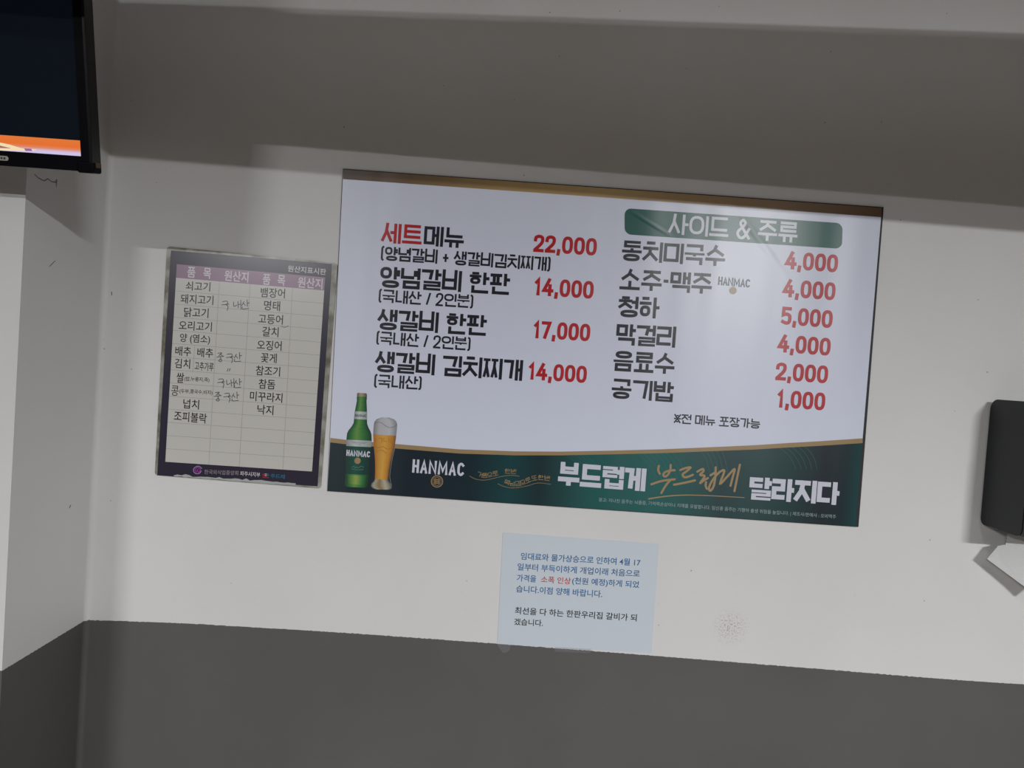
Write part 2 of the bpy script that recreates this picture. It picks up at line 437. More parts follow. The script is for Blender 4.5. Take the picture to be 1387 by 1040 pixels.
# the poster film: one gloss for every ink on it
SIGN_BL, SIGN_BR, SIGN_TR, SIGN_TL = (443.5, 664), (1158.5, 713), (1194.5, 281.5), (465, 229.5)
SIGN_ORG = (P(*SIGN_BL)+P(*SIGN_BR))/2
def film(m, crease=True):
    """gloss film with faint upright ripples and a diagonal crease"""
    b = bsdf(m); b.inputs['Roughness'].default_value = .30; b.inputs['Specular IOR Level'].default_value = .55
    b.inputs['Anisotropic'].default_value = .55
    tv = nd(m, 'ShaderNodeCombineXYZ'); tv.inputs[0].default_value = 0; tv.inputs[2].default_value = 1
    lk(m, tv.outputs[0], b.inputs['Tangent'])
    geo = nd(m, 'ShaderNodeNewGeometry')
    mp = nd(m, 'ShaderNodeMapping'); mp.inputs['Scale'].default_value = (7, 7, .9); lk(m, geo.outputs['Position'], mp.inputs['Vector'])
    nz = nd(m, 'ShaderNodeTexNoise'); nz.inputs['Scale'].default_value = 1.3; nz.inputs['Detail'].default_value = 1; lk(m, mp.outputs[0], nz.inputs['Vector'])
    bp = nd(m, 'ShaderNodeBump'); bp.inputs['Strength'].default_value = .30; bp.inputs['Distance'].default_value = .010; lk(m, nz.outputs['Fac'], bp.inputs['Height'])
    last = bp
    for (p0, p1, wd, ln) in (((985, 268), (1062, 372), .010, 1), ((862, 292), (905, 318), .006, 1)):
        a, e = P(*p0), P(*p1); d = (e-a); n_ = Vector((-d.z, 0, d.x)).normalized()
        sub = nd(m, 'ShaderNodeVectorMath', operation='SUBTRACT'); lk(m, geo.outputs['Position'], sub.inputs[0]); sub.inputs[1].default_value = a
        dt = nd(m, 'ShaderNodeVectorMath', operation='DOT_PRODUCT'); lk(m, sub.outputs[0], dt.inputs[0]); dt.inputs[1].default_value = n_
        dl = nd(m, 'ShaderNodeVectorMath', operation='DOT_PRODUCT'); lk(m, sub.outputs[0], dl.inputs[0]); dl.inputs[1].default_value = d.normalized()
        ab = nd(m, 'ShaderNodeMath', operation='ABSOLUTE'); lk(m, dt.outputs['Value'], ab.inputs[0])
        r1 = nd(m, 'ShaderNodeMapRange'); r1.interpolation_type = 'SMOOTHSTEP'; r1.inputs[1].default_value = wd; r1.inputs[2].default_value = 0; lk(m, ab.outputs[0], r1.inputs[0])
        L_ = d.length
        r2 = nd(m, 'ShaderNodeMapRange'); r2.interpolation_type = 'SMOOTHSTEP'; r2.inputs[1].default_value = L_*1.25; r2.inputs[2].default_value = L_*.55; lk(m, dl.outputs['Value'], r2.inputs[0])
        r3 = nd(m, 'ShaderNodeMapRange'); r3.inputs[1].default_value = -.02; r3.inputs[2].default_value = .01; lk(m, dl.outputs['Value'], r3.inputs[0])
        q1 = nd(m, 'ShaderNodeMath', operation='MULTIPLY'); lk(m, r1.outputs[0], q1.inputs[0]); lk(m, r2.outputs[0], q1.inputs[1])
        q2 = nd(m, 'ShaderNodeMath', operation='MULTIPLY'); lk(m, q1.outputs[0], q2.inputs[0]); lk(m, r3.outputs[0], q2.inputs[1])
        b_ = nd(m, 'ShaderNodeBump'); b_.inputs['Strength'].default_value = .3; b_.inputs['Distance'].default_value = .0007
        lk(m, q2.outputs[0], b_.inputs['Height']); lk(m, last.outputs[0], b_.inputs['Normal']); last = b_
    lk(m, last.outputs[0], b.inputs['Normal'])
    return m
def ink(name, col): return film(mat(name, col))
def grad_x(name, stops, x0, x1):
    """printed blend along the poster's width"""
    m = ink(name, (1, 1, 1, 1)); geo = nd(m, 'ShaderNodeNewGeometry'); s = nd(m, 'ShaderNodeSeparateXYZ'); lk(m, geo.outputs['Position'], s.inputs[0])
    r = nd(m, 'ShaderNodeMapRange'); r.inputs[1].default_value = x0; r.inputs[2].default_value = x1; lk(m, s.outputs['X'], r.inputs[0])
    cr = ramp(m, stops); lk(m, r.outputs[0], cr.inputs[0]); lk(m, cr.outputs[0], bsdf(m).inputs['Base Color']); return m
def across(name, stops):
    """printed blend across a pictured object"""
    m = ink(name, (1, 1, 1, 1)); uv = nd(m, 'ShaderNodeUVMap'); uv.uv_map = 'UVMap'
    s = nd(m, 'ShaderNodeSeparateXYZ'); lk(m, uv.outputs[0], s.inputs[0])
    cr = ramp(m, stops); lk(m, s.outputs['X'], cr.inputs[0]); lk(m, cr.outputs[0], bsdf(m).inputs['Base Color']); return m

M_wall = wall_material('painted_wall', WAINSCOT_Z)

# ------------------------------------------------------------------ the room
struct('wall_back', box((CX-.05, 0, 0), (2.4, .12, WALL_H)), M_wall)
struct('wall_left', box((-2.6, -PD, 0), (CX, .12, WALL_H)), M_wall)
M_floor = mat('floor_tile', (.22, .21, .20, 1), .4)
def floor_nodes(m):
    geo = nd(m, 'ShaderNodeNewGeometry'); br = nd(m, 'ShaderNodeTexBrick'); br.offset = 0
    br.inputs['Color1'].default_value = (.16, .14, .12, 1); br.inputs['Color2'].default_value = (.14, .12, .105, 1); br.inputs['Mortar'].default_value = (.10, .10, .10, 1)
    br.inputs['Scale'].default_value = 1.0; br.inputs['Brick Width'].default_value = .6; br.inputs['Row Height'].default_value = .6; br.inputs['Mortar Size'].default_value = .004
    lk(m, geo.outputs['Position'], br.inputs['Vector']); lk(m, br.outputs[0], bsdf(m).inputs['Base Color'])
floor_nodes(M_floor)
struct('floor', box((-2.6, -6.2, -.05), (2.4, .12, 0)), M_floor)
struct('ceiling', box((-2.6, -6.2, WALL_H), (2.4, .12, WALL_H+.05)), mat('ceiling_paint', (.42, .38, .34, 1), .8))
# bead of filler in the corner
bm = bmesh.new(); r = .010; prof = [(CX, 0)]
for k in range(7):
    a = math.pi/2*k/6; prof.append((CX+r-r*math.sin(a), -r+r*math.cos(a)))
# concave fillet between the two walls
prof = [(CX-.001, .001), (CX+r, .001)] + [(CX+r-r*math.sin(math.pi/2*k/6), -r+r*math.cos(math.pi/2*k/6)) for k in range(7)] + [(CX-.001, -r)]
vs0 = [bm.verts.new((x, y, 0)) for x, y in prof]; vs1 = [bm.verts.new((x, y, WALL_H)) for x, y in prof]
n = len(prof)
for i in range(n): bm.faces.new((vs0[i], vs0[(i+1) % n], vs1[(i+1) % n], vs1[i]))
bm.faces.new(vs0); bm.faces.new(vs1)
struct('trim_1', bm, M_wall)

# ceiling lamps
M_lampbody = mat('lamp_housing', (.8, .8, .8, 1), .4)
for (x, y, z, lx, ly, wt, col) in LAMPS:
    t = thing('ceiling_lamp', 'white ceiling lamp with a long diffuser, behind the viewer', 'lamp', (x, y, z), 'ceiling lamps over the room')
    obj('housing', box((-lx/2-.02, -ly/2-.02, .012), (lx/2+.02, ly/2+.02, WALL_H-z)), M_lampbody, t)
    em = mat('diffuser', (.9, .9, .9, 1)); bsdf(em).inputs['Emission Color'].default_value = (*col, 1); bsdf(em).inputs['Emission Strength'].default_value = 2.0
    obj('diffuser', box((-lx/2, -ly/2, .004), (lx/2, ly/2, .0118)), em, t)
    ld = bpy.data.lights.new('tube', 'AREA'); ld.shape = 'RECTANGLE'; ld.size = lx; ld.size_y = ly; ld.energy = wt; ld.color = col
    lo = bpy.data.objects.new('tube', ld); C.objects.link(lo); lo.parent = t; lo.location = (0, 0, 0)

# unseen hanging box, added to cast the shadow band across the upper wall
t = thing('shadow_caster', 'unseen grey box hung from the ceiling before the wall, added to cast a shadow band', 'shadow caster', (0.2, -.80, 1.964))
M_caster = mat('caster_grey', (.25, .25, .25, 1), .5, .5, .6)
bm = bmesh.new()      # tapered to shape its shadow: deeper towards the right
vs = [bm.verts.new((x, y, z)) for x, zz in ((-2.0, (.030, .172)), (2.0, (-.020, .315))) for y in (-.04, .04) for z in zz]
for q in ((0, 1, 3, 2), (4, 5, 7, 6), (0, 1, 5, 4), (2, 3, 7, 6), (0, 2, 6, 4), (1, 3, 7, 5)): bm.faces.new([vs[i] for i in q])
obj('casing', bm, M_caster, t)
for x in (-1.2, 0, 1.2): obj('hanger_rod', box((x-.005, -.005, .24+.035*x), (x+.005, .005, WALL_H-1.964)), M_caster, t)

# ------------------------------------------------------------------ menu poster
poster = thing('menu_poster', 'large white and green printed menu poster with red prices, on the wall', 'poster', SIGN_ORG)
YB, YS = -.004, -.0052       # board face, film face
L0, L1, L2 = YS-.0002, YS-.0004, YS-.0006
I_white = ink('poster_white', srgb(224, 229, 247)); I_black = ink('poster_black', srgb(26, 28, 40)); I_red = ink('poster_red', srgb(190, 26, 38))
I_green = ink('pill_green', srgb(10, 90, 80)); I_gold = ink('poster_gold', srgb(164, 138, 98)); I_let = ink('lettering_white', srgb(215, 217, 230))
I_arc = ink('arc_line', srgb(36, 118, 106)); I_darkgrn = ink('logo_green', srgb(22, 62, 60))
# board behind the film
q = [P(*p, 0)-SIGN_ORG for p in ((444, 664.5), (1161.5, 713.0), (1195.5, 281), (465, 229))]
bm = bmesh.new()
f0 = [bm.verts.new((p.x, -.0005, p.z)) for p in q]; f1 = [bm.verts.new((p.x, YB, p.z)) for p in q]
bm.faces.new(f0); bm.faces.new(f1)
for i in range(4): bm.faces.new((f0[i], f0[(i+1) % 4], f1[(i+1) % 4], f1[i]))
obj('backing_board', bm, mat('board_edge', (.02, .022, .022, 1), .6), poster)
q = [P(*p, YS)-SIGN_ORG for p in (SIGN_BL, SIGN_BR, SIGN_TR, SIGN_TL)]
bm = bmesh.new()
f0 = [bm.verts.new((p.x, YB-.0001, p.z)) for p in q]; f1 = [bm.verts.new((p.x, YS, p.z)) for p in q]
bm.faces.new(f0); bm.faces.new(f1)
for i in range(4): bm.faces.new((f0[i], f0[(i+1) % 4], f1[(i+1) % 4], f1[i]))
obj('printed_sheet', bm, I_white, poster)
ID = (0, 0, 1.0)
xw0, xw1 = P(465, 229.5).x, P(1194.5, 281.5).x
M_strip = grad_x('bronze_blend', [(0, srgb(84, 66, 58)), (.12, srgb(122, 98, 70)), (.30, srgb(182, 152, 104)), (.5, srgb(194, 166, 120)), (.62, srgb(176, 148, 108)), (.8, srgb(160, 136, 112)), (1, srgb(112, 86, 68))], xw0, xw1)
poly('top_stripe', [(465, 229.5), (1194.5, 281.5), (1193.8, 294), (464.6, 242.5)], ID, M_strip, poster, L0, 'bronze gold stripe along the top edge')
gold_top = [(447.4, 593), (468.7, 595.6), (539, 601.5), (622, 608.5), (697, 611.2), (760, 611.6), (829.5, 610.2), (900, 608.3), (962, 605.6), (1020, 603), (1061.7, 600.3), (1110, 597.5), (1168.5, 593.6)]
th = [6, 6, 6, 5.6, 5.4, 5, 5, 5.2, 5.4, 5.8, 6, 6.2, 6.4]
M_band = grad_x('teal_blend', [(0, srgb(6, 38, 48)), (.16, srgb(6, 30, 44)), (.27, srgb(6, 38, 48)), (.34, srgb(6, 66, 70)), (.40, srgb(8, 44, 50)), (.5, srgb(8, 90, 86)), (.63, srgb(10, 96, 92)), (.74, srgb(14, 56, 60)), (.78, srgb(16, 64, 66)), (.86, srgb(16, 60, 62)), (.93, srgb(12, 28, 40)), (.97, srgb(12, 40, 48)), (1, srgb(16, 70, 72))], P(443.5, 664).x, P(1158.5, 713).x)
poly('green_band', [SIGN_BL, SIGN_BR]+[(x, y+2) for x, y in reversed(gold_top)], ID, M_band, poster, L0, 'dark green band along the bottom')
poly('gold_stripe', gold_top+[(x, y+t_) for (x, y), t_ in reversed(list(zip(gold_top, th)))], ID, I_gold, poster, L1, 'gold wave over the green band')
C3 = (440, 220, 3.251); C4 = (800, 240, 2.888); C5 = (430, 510, 3.749); C6 = (730, 560, 3.015); C7 = (860, 600, 8.159)
# thin arcs printed in the band
arcs = []
for k in range(7): arcs.append([(40+k*62, 120-k*2), (120+k*62, 200), (190+k*60, 290+k*6), (240+k*58, 400)])
for k in range(5): arcs.append([(740+k*55, 100-k*4), (790+k*52, 190), (820+k*50, 300), (850+k*46, 380)])
for k in range(5): arcs.append([(1560+k*70, 30-k*4), (1650+k*70, 90), (1730+k*64, 180), (1780+k*58, 290)])
for k in range(5): arcs.append([(-760+k*50, 130), (-690+k*50, 180), (-600+k*46, 250)])
for a_ in arcs: pen('arc_line', [a_], C7, 3.2, I_arc, poster, L0-.0001)
for a in (
    ('menu_item', '세트', C3, (247, 353), (425, 365), 88, .150, I_red), ('menu_item', '메뉴', C3, (434, 366), (610, 378), 88, .150, I_black),
    ('menu_note', '[양념갈비 + 생갈비김치찌개]', C3, (244, 430), (993, 479), 62, .142, I_black),
    ('menu_item', '양념갈비 한판', C3, (240, 549), (810, 584), 93, .150, I_black),
    ('menu_note', '[국내산 / 2인분]', C3, (234, 615), (653, 642), 58, .142, I_black),
    ('menu_item', '생갈비 한판', C3, (230, 735), (708, 764), 91, .150, I_black),
    ('menu_note', '[국내산 / 2인분]', C3, (224, 800), (641, 829), 58, .142, I_black),
    ('menu_item', '생갈비 김치찌개', C3, (219, 921), (868, 962), 92, .150, I_black),
    ('menu_note', '[국내산]', C3, (214, 990), (426, 1001), 58, .142, I_black),
    ('price', '22,000', C3, (917, 393), (1195, 411), 77, .190, I_red), ('price', '14,000', C3, (921, 584), (1181, 601), 78, .190, I_red),
    ('price', '17,000', C3, (917, 773), (1166, 788), 77, .190, I_red), ('price', '14,000', C3, (895, 955), (1151, 972), 76, .190, I_red),
    ('menu_item', '동치미국수', C4, (120, 326), (524, 349), 80, .150, I_black), ('menu_item', '소주·맥주', C4, (112, 438), (472, 457), 80, .150, I_black),
    ('menu_item', '청하', C4, (106, 546), (265, 553), 82, .150, I_black), ('menu_item', '막걸리', C4, (97, 655), (330, 667), 83, .150, I_black),
    ('menu_item', '음료수', C4, (87, 757), (326, 771), 80, .150, I_black), ('menu_item', '공기밥', C4, (80, 864), (320, 880), 78, .150, I_black),
    ('price', '4,000', C4, (759, 358), (965, 373), 70, .190, I_red), ('price', '4,000', C4, (750, 467), (955, 482), 70, .190, I_red),
    ('price', '5,000', C4, (743, 575), (944, 591), 70, .190, I_red), ('price', '4,000', C4, (730, 683), (936, 699), 70, .190, I_red),
    ('price', '2,000', C4, (722, 793), (926, 807), 70, .190, I_red), ('price', '1,000', C4, (728, 900), (915, 913), 70, .190, I_red),
    ('takeout_note', '※전 메뉴 포장가능', C4, (325, 962), (662, 984), 38, .14, I_black),
    ('drink_logo', 'HANMAC', C4, (498, 421), (622, 432), 33, .17, I_darkgrn),
):
    lettering(*a, poster, L1)
# heading pill
def rounded(c, tl, tr, br, bl, rx, n=6):
    U = lambda s, t: tuple((1-s)*((1-t)*bl[i]+t*tl[i])+s*((1-t)*br[i]+t*tr[i]) for i in (0, 1))
    Wd = math.dist(tl, tr); Hd = math.dist(tl, bl); a, b = rx/Wd, rx/Hd; pts = []
    for cx_, cy_, st in ((1-a, 1-b, 0), (a, 1-b, 1), (a, b, 2), (1-a, b, 3)):
        for k in range(n+1):
            an = (st+k/n)*math.pi/2; pts.append(U(cx_+a*math.cos(an), cy_+b*math.sin(an)))
    return pts
poly('heading_pill', rounded(C4, (133, 121), (986, 180), (983, 280), (133, 223), 26), C4, I_green, poster, L1, 'green rounded heading bar')
lettering('heading', '사이드 & 주류', C4, (303, 222), (807, 257), 80, .135, I_let, poster, L2)
def disc(name, c, cx, cy, r, m, root, y, inner=0):
    bm = flatbm(); n = 28
    pt = lambda rr, k: P(*SP(c, cx+rr*math.cos(2*math.pi*k/n), cy+rr*math.sin(2*math.pi*k/n)), y)-root.location
    if inner:
        for k in range(n): face(bm, [pt(r, k), pt(r, k+1), pt(inner, k+1), pt(inner, k)])
    else: face(bm, [pt(r, k) for k in range(n)])
    return flat(name, bm, m, root)
disc('drink_seal', C4, 557, 443, 14.5, I_gold, poster, L1)
# the band's lettering
lettering('brand_logo', 'HANMAC', C5, (480, 487), (742, 506), 68, .175, I_let, poster, L1, gap=.10)
def emblem(c, cx, cy, r):
    e = disc('emblem', c, cx, cy, r, I_gold, poster, L1, r*.86)
    bm = flatbm(); eq = []
    def seg(pts, wd):
        uv = [(lambda v: (v.x, v.z))(P(*SP(c, cx+a*r, cy+b*r), L1)-SIGN_ORG) for a, b in pts]
        s = (P(*SP(c, cx+wd*r, cy), L1)-P(*SP(c, cx, cy), L1)).length
        eq.extend(ribbon(uv, s))
    for k in range(18):
        a = 2*math.pi*k/18; seg([(.6*math.cos(a), .6*math.sin(a)), (.76*math.cos(a), .76*math.sin(a))], .11)
    for s in (-1, 1):
        seg([(s*.40, -.42), (s*.40, .42)], .10); seg([(s*.18, -.48), (s*.18, .48)], .10)
    for v in (-.3, -.1, .1, .3): seg([(-.42, v), (.42, v)], .08)
    union(bm, eq, lambda p: Vector((p[0], L1-SIGN_ORG.y, p[1])))
    flat('emblem_mark', bm, I_gold, e)
emblem(C5, 607, 532, 31)
def wave_text(name, text, c, path, h, m):
    """small lettering that follows a wave, letter by letter"""
    sp = spline(path, 10); bm = flatbm(); n = len(text)
    d = [0]
    for i in range(1, len(sp)): d.append(d[-1]+(sp[i]-sp[i-1]).length)
    def at(t):
        t *= d[-1]
        for i in range(1, len(sp)):
            if d[i] >= t:
                k = (t-d[i-1])/(d[i]-d[i-1]+1e-9); return sp[i-1].lerp(sp[i], k)
        return sp[-1]
    for i, ch in enumerate(text):
        if ch == ' ': continue
        a, b = at(i/n), at((i+.92)/n)
        A = P(*SP(c, *a), L1)-SIGN_ORG; B = P(*SP(c, *b), L1)-SIGN_ORG
        Hh = abs((P(*SP(c, a[0], a[1]-h), L1)-P(*SP(c, *a), L1)).z)
        ex = (B-A).normalized(); ez = Vector((-ex.z, 0, ex.x)); out = []
        syllable(ch, 0, (B-A).length, Hh, .10*Hh, out)
        union(bm, out, lambda p: A+ex*p[0]+ez*p[1])
    flat(name, bm, m, poster)
wave_text('tagline', '거품으로 한번', C5, [(808, 504), (850, 515), (900, 505), (950, 492), (1010, 494)], 24, I_gold)
wave_text('tagline', '목넘김으로또한번', C5, [(945, 545), (990, 556), (1040, 552), (1090, 530), (1130, 524), (1180, 530)], 25, I_gold)
pen('tagline_line', [[(772, 505), (810, 522), (860, 524), (930, 508), (985, 501), (1025, 506)], [(916, 544), (955, 560), (1000, 565), (1060, 556), (1120, 540), (1185, 547)]], C5, 2.0, I_gold, poster, L1)
lettering('slogan', '부드럽게', C6, (76, 291), (433, 318), 93, .205, I_let, poster, L1, gap=.03)
lettering('slogan', '달라지다', C6, (855, 350), (1222, 374), 93, .205, I_let, poster, L1, gap=.03)
brush = [[(264, 252), (258, 300), (275, 338)], [(395, 242), (390, 300), (362, 352), (332, 370), (314, 352), (332, 322), (380, 305), (440, 300)],
 [(182, 455), (300, 418), (440, 400)], [(395, 405), (340, 470), (292, 552)],
 [(502, 298), (560, 276), (614, 270), (570, 312), (528, 345), (548, 378), (598, 368), (640, 350)], [(432, 460), (540, 440), (664, 412)],
 [(690, 316), (748, 286), (756, 312), (722, 350), (770, 366), (722, 440), (762, 412), (806, 386)], [(834, 356), (892, 322)],
 [(892, 268), (888, 380), (868, 480), (836, 525), (818, 502), (845, 430), (905, 350), (955, 308), (988, 312), (942, 448), (1020, 370), (1100, 288), (1080, 380), (1056, 472)],
 [(786, 432), (782, 470), (795, 505)], [(1160, 240), (1130, 380), (1100, 530)]]
pen('brush_script', brush, C7, 24, I_gold, poster, L1, label='gold brush-written word')
pen('brush_underline', [[(152, 616), (400, 582), (700, 576), (1208, 602)]], C7, 16, I_gold, poster, L1, taper=.45)
typed('warning_text', '경고: 지나친 음주는 뇌졸중, 기억력손상이나 치매를 유발합니다. 임신중 음주는 기형아 출생 위험을 높입니다. | 제조사/판매사 : 오비맥주', C6, (243, 362), (1212, 432), 19, .004, ink('warning_white', srgb(150, 170, 172)), poster, L1)
# pictured bottle and glass
C8 = (440, 510, 6.115)
G_gl = across('bottle_glass', [(0, srgb(14, 66, 36)), (.16, srgb(36, 112, 58)), (.40, srgb(104, 152, 70)), (.62, srgb(60, 130, 62)), (.85, srgb(26, 92, 50)), (1, srgb(10, 52, 32))])
G_foot = across('bottle_foot', [(0, srgb(16, 60, 36)), (.2, srgb(84, 140, 64)), (.45, srgb(150, 172, 84)), (.75, srgb(50, 130, 66)), (1, srgb(12, 56, 36))])
G_lab = across('bottle_label', [(0, srgb(8, 54, 46)), (.4, srgb(14, 86, 72)), (1, srgb(8, 46, 42))])
G_wht = across('label_white', [(0, srgb(140, 150, 150)), (.4, srgb(208, 212, 216)), (1, srgb(150, 160, 160))])
G_cap = across('bottle_cap', [(0, srgb(90, 84, 60)), (.4, srgb(176, 168, 130)), (1, srgb(84, 78, 60))])
bt = strip('bottle_picture', [(266, 163, 347, 167), (264, 180, 348, 184), (266, 196, 345, 200), (258, 240, 347, 245), (248, 290, 349, 296), (242, 352, 349, 358), (238, 385, 350, 392), (222, 412, 360, 420), (196, 445, 378, 453), (184, 470, 386, 480), (179, 522, 388, 532), (172, 700, 374, 712), (170, 815, 366, 824), (165, 885, 357, 898), (170, 905, 350, 914), (186, 914, 336, 920)], C8, G_gl, poster, L1-.0001, 'printed green beer bottle')
strip('bottle_cap', [(272, 134, 343, 138), (267, 142, 348, 147), (266, 162, 349, 167)], C8, G_cap, poster, L2).parent = bt
strip('neck_label', [(246, 286, 350, 292), (241, 350, 350, 357)], C8, G_wht, poster, L2).parent = bt
strip('white_band', [(179, 522, 388, 532), (176, 574, 385, 584)], C8, G_wht, poster, L2).parent = bt
strip('front_label', [(176, 575, 385, 585), (172, 700, 374, 712), (170, 805, 366, 815)], C8, G_lab, poster, L2).parent = bt
strip('bottle_foot', [(180, 815, 352, 824), (178, 880, 345, 890), (186, 890, 338, 898)], C8, G_foot, poster, L2).parent = bt
L3 = L2-.0002
def sub_letter(text, bl, br, h, wt, m, nm='label_print'):
    o = lettering(nm, text, C8, bl, br, h, wt, m, poster, L3); o.parent = bt; return o
sub_letter('HANMAC', (250, 332), (344, 337), 24, .16, I_darkgrn, 'neck_print')
sub_letter('HANMAC', (177, 655), (372, 669), 50, .20, I_let)
d = disc('label_seal', C8, 271, 697, 26, I_gold, poster, L3); d.parent = bt
d = pen('label_script', [[(222, 752), (240, 742), (250, 756), (262, 748), (280, 754), (300, 742), (322, 750)], [(222, 764), (265, 772), (318, 768)]], C8, 2.5, ink('pale_green', srgb(120, 160, 140)), poster, L3); d.parent = bt
d = pen('label_print', [[(218, 540), (350, 546)], [(235, 549), (335, 554)], [(255, 562), (300, 566)]], C8, 3.0, ink('print_grey', srgb(120, 125, 120)), poster, L3, smooth=False); d.parent = bt
G_beer = across('beer', [(0, srgb(178, 112, 40)), (.2, srgb(206, 148, 58)), (.5, srgb(222, 168, 70)), (.8, srgb(204, 138, 46)), (1, srgb(120, 84, 52))])
G_foam = across('foam', [(0, srgb(130, 130, 134)), (.25, srgb(186, 186, 192)), (.7, srgb(196, 197, 204)), (1, srgb(140, 142, 150))])
G_base = across('glass_base', [(0, srgb(90, 90, 88)), (.12, srgb(176, 170, 150)), (.4, srgb(140, 118, 80)), (.7, srgb(188, 182, 160)), (1, srgb(80, 90, 92))])
gl = strip('glass_picture', [(401, 470, 592, 478), (401, 500, 588, 512), (405, 570, 578, 582), (412, 640, 560, 652), (416, 700, 545, 712), (417, 770, 532, 784), (414, 850, 524, 862)], C8, G_beer, poster, L1-.0001, 'printed tall glass of beer')
strip('foam', [(470, 338, 530, 339), (430, 352, 570, 352), (412, 372, 592, 372), (406, 400, 599, 398), (402, 440, 596, 440), (401, 478, 591, 490)], C8, G_foam, poster, L2).parent = gl
strip('glass_base', [(414, 846, 524, 858), (404, 868, 538, 878), (386, 884, 552, 896), (381, 908, 556, 914), (396, 924, 552, 928), (424, 934, 530, 937)], C8, G_base, poster, L2).parent = gl
d = pen('foam_line', [[(409, 388), (440, 378), (470, 384), (505, 410), (540, 422), (575, 414), (597, 392)]], C8, 4, ink('foam_grey', srgb(120, 122, 128)), poster, L3); d.parent = gl
d = pen('glass_rim', [[(588, 560), (565, 650), (548, 740), (538, 830), (552, 900)]], C8, 3.5, ink('rim_grey', srgb(150, 152, 150)), poster, L3); d.parent = gl
d = pen('glass_embossing', [[(420, 508), (420, 540)], [(445, 512), (472, 512), (472, 545)], [(490, 505), (490, 535), (512, 535)], [(530, 510), (530, 545)], [(548, 512), (548, 548)], [(415, 575), (440, 590), (480, 580), (520, 600), (560, 590)], [(430, 620), (470, 610), (510, 635)]], C8, 4, ink('amber', srgb(176, 112, 36)), poster, L3); d.parent = gl

# ------------------------------------------------------------------ laminated origin board
BO = [(209.5, 643.5), (434.3, 661.5), (457.3, 356.5), (226, 333.5)]
B_ORG = (P(*BO[0])+P(*BO[1]))/2
board = thing('origin_list_board', 'laminated list in a dark navy frame left of the menu poster', 'notice board', B_ORG)
def film2(m):
    b = bsdf(m); b.inputs['Roughness'].default_value = .26; b.inputs['Specular IOR Level'].default_value = .5; return m
def slab(name, pts, y0, y1, m, root, bev=0):
    q = [P(*p, y1)-root.location for p in pts]; bm = bmesh.new()
    a = [bm.verts.new((p.x, y0, p.z)) for p in q]; b = [bm.verts.new((p.x, y1, p.z)) for p in q]
    bm.faces.new(a); bm.faces.new(b); n = len(q)
    for i in range(n): bm.faces.new((a[i], a[(i+1) % n], b[(i+1) % n], b[i]))
    if bev:
        es = [e for e in bm.edges if abs(e.verts[0].co.y-e.verts[1].co.y) > 1e-6]
        bmesh.ops.bevel(bm, geom=es, offset=bev, segments=4, affect='EDGES', profile=.5)
    return obj(name, bm, m, root)
M_lam = film2(mat('yellowed_laminate', (.42, .42, .37, 1)))
def lam_nodes(m):
    g = nd(m, 'ShaderNodeNewGeometry'); n_ = nd(m, 'ShaderNodeTexNoise'); n_.inputs['Scale'].default_value = 30; n_.inputs['Detail'].default_value = 5
    lk(m, g.outputs['Position'], n_.inputs['Vector']); r_ = ramp(m, [(.35, srgb(104, 100, 84)), (.6, srgb(168, 168, 158))]); lk(m, n_.outputs['Fac'], r_.inputs[0]); lk(m, r_.outputs[0], bsdf(m).inputs['Base Color'])
lam_nodes(M_lam)
slab('laminate_sheet', BO, -.0004, -.003, M_lam, board, .006)
B0, B1, B2, B3 = -.0032, -.0034, -.0036, -.0038
Q2 = (190, 320, 2.889)
M_navy = film2(mat('navy_border', srgb(46, 42, 60)))
M_cell = film2(mat('list_paper', srgb(208, 206, 200))); M_pink = film2(mat('mauve_header', srgb(152, 122, 146)))
M_btxt = film2(mat('list_black', srgb(34, 32, 36))); M_bwht = film2(mat('list_white', srgb(214, 208, 214))); M_line = film2(mat('table_line', srgb(162, 158, 160)))
M_pencil = film2(mat('pencil_grey', srgb(84, 84, 90)))
poly('border', [(66, 935), (694, 978), (750, 108), (120, 55)], Q2, M_navy, board, B0)
poly('table_sheet', [(98, 882), (672, 920), (720, 212), (140, 162)], Q2, M_cell, board, B1)
poly('header_row', [(140, 162), (720, 212), (724, 161), (143, 109)], Q2, M_pink, board, B1)
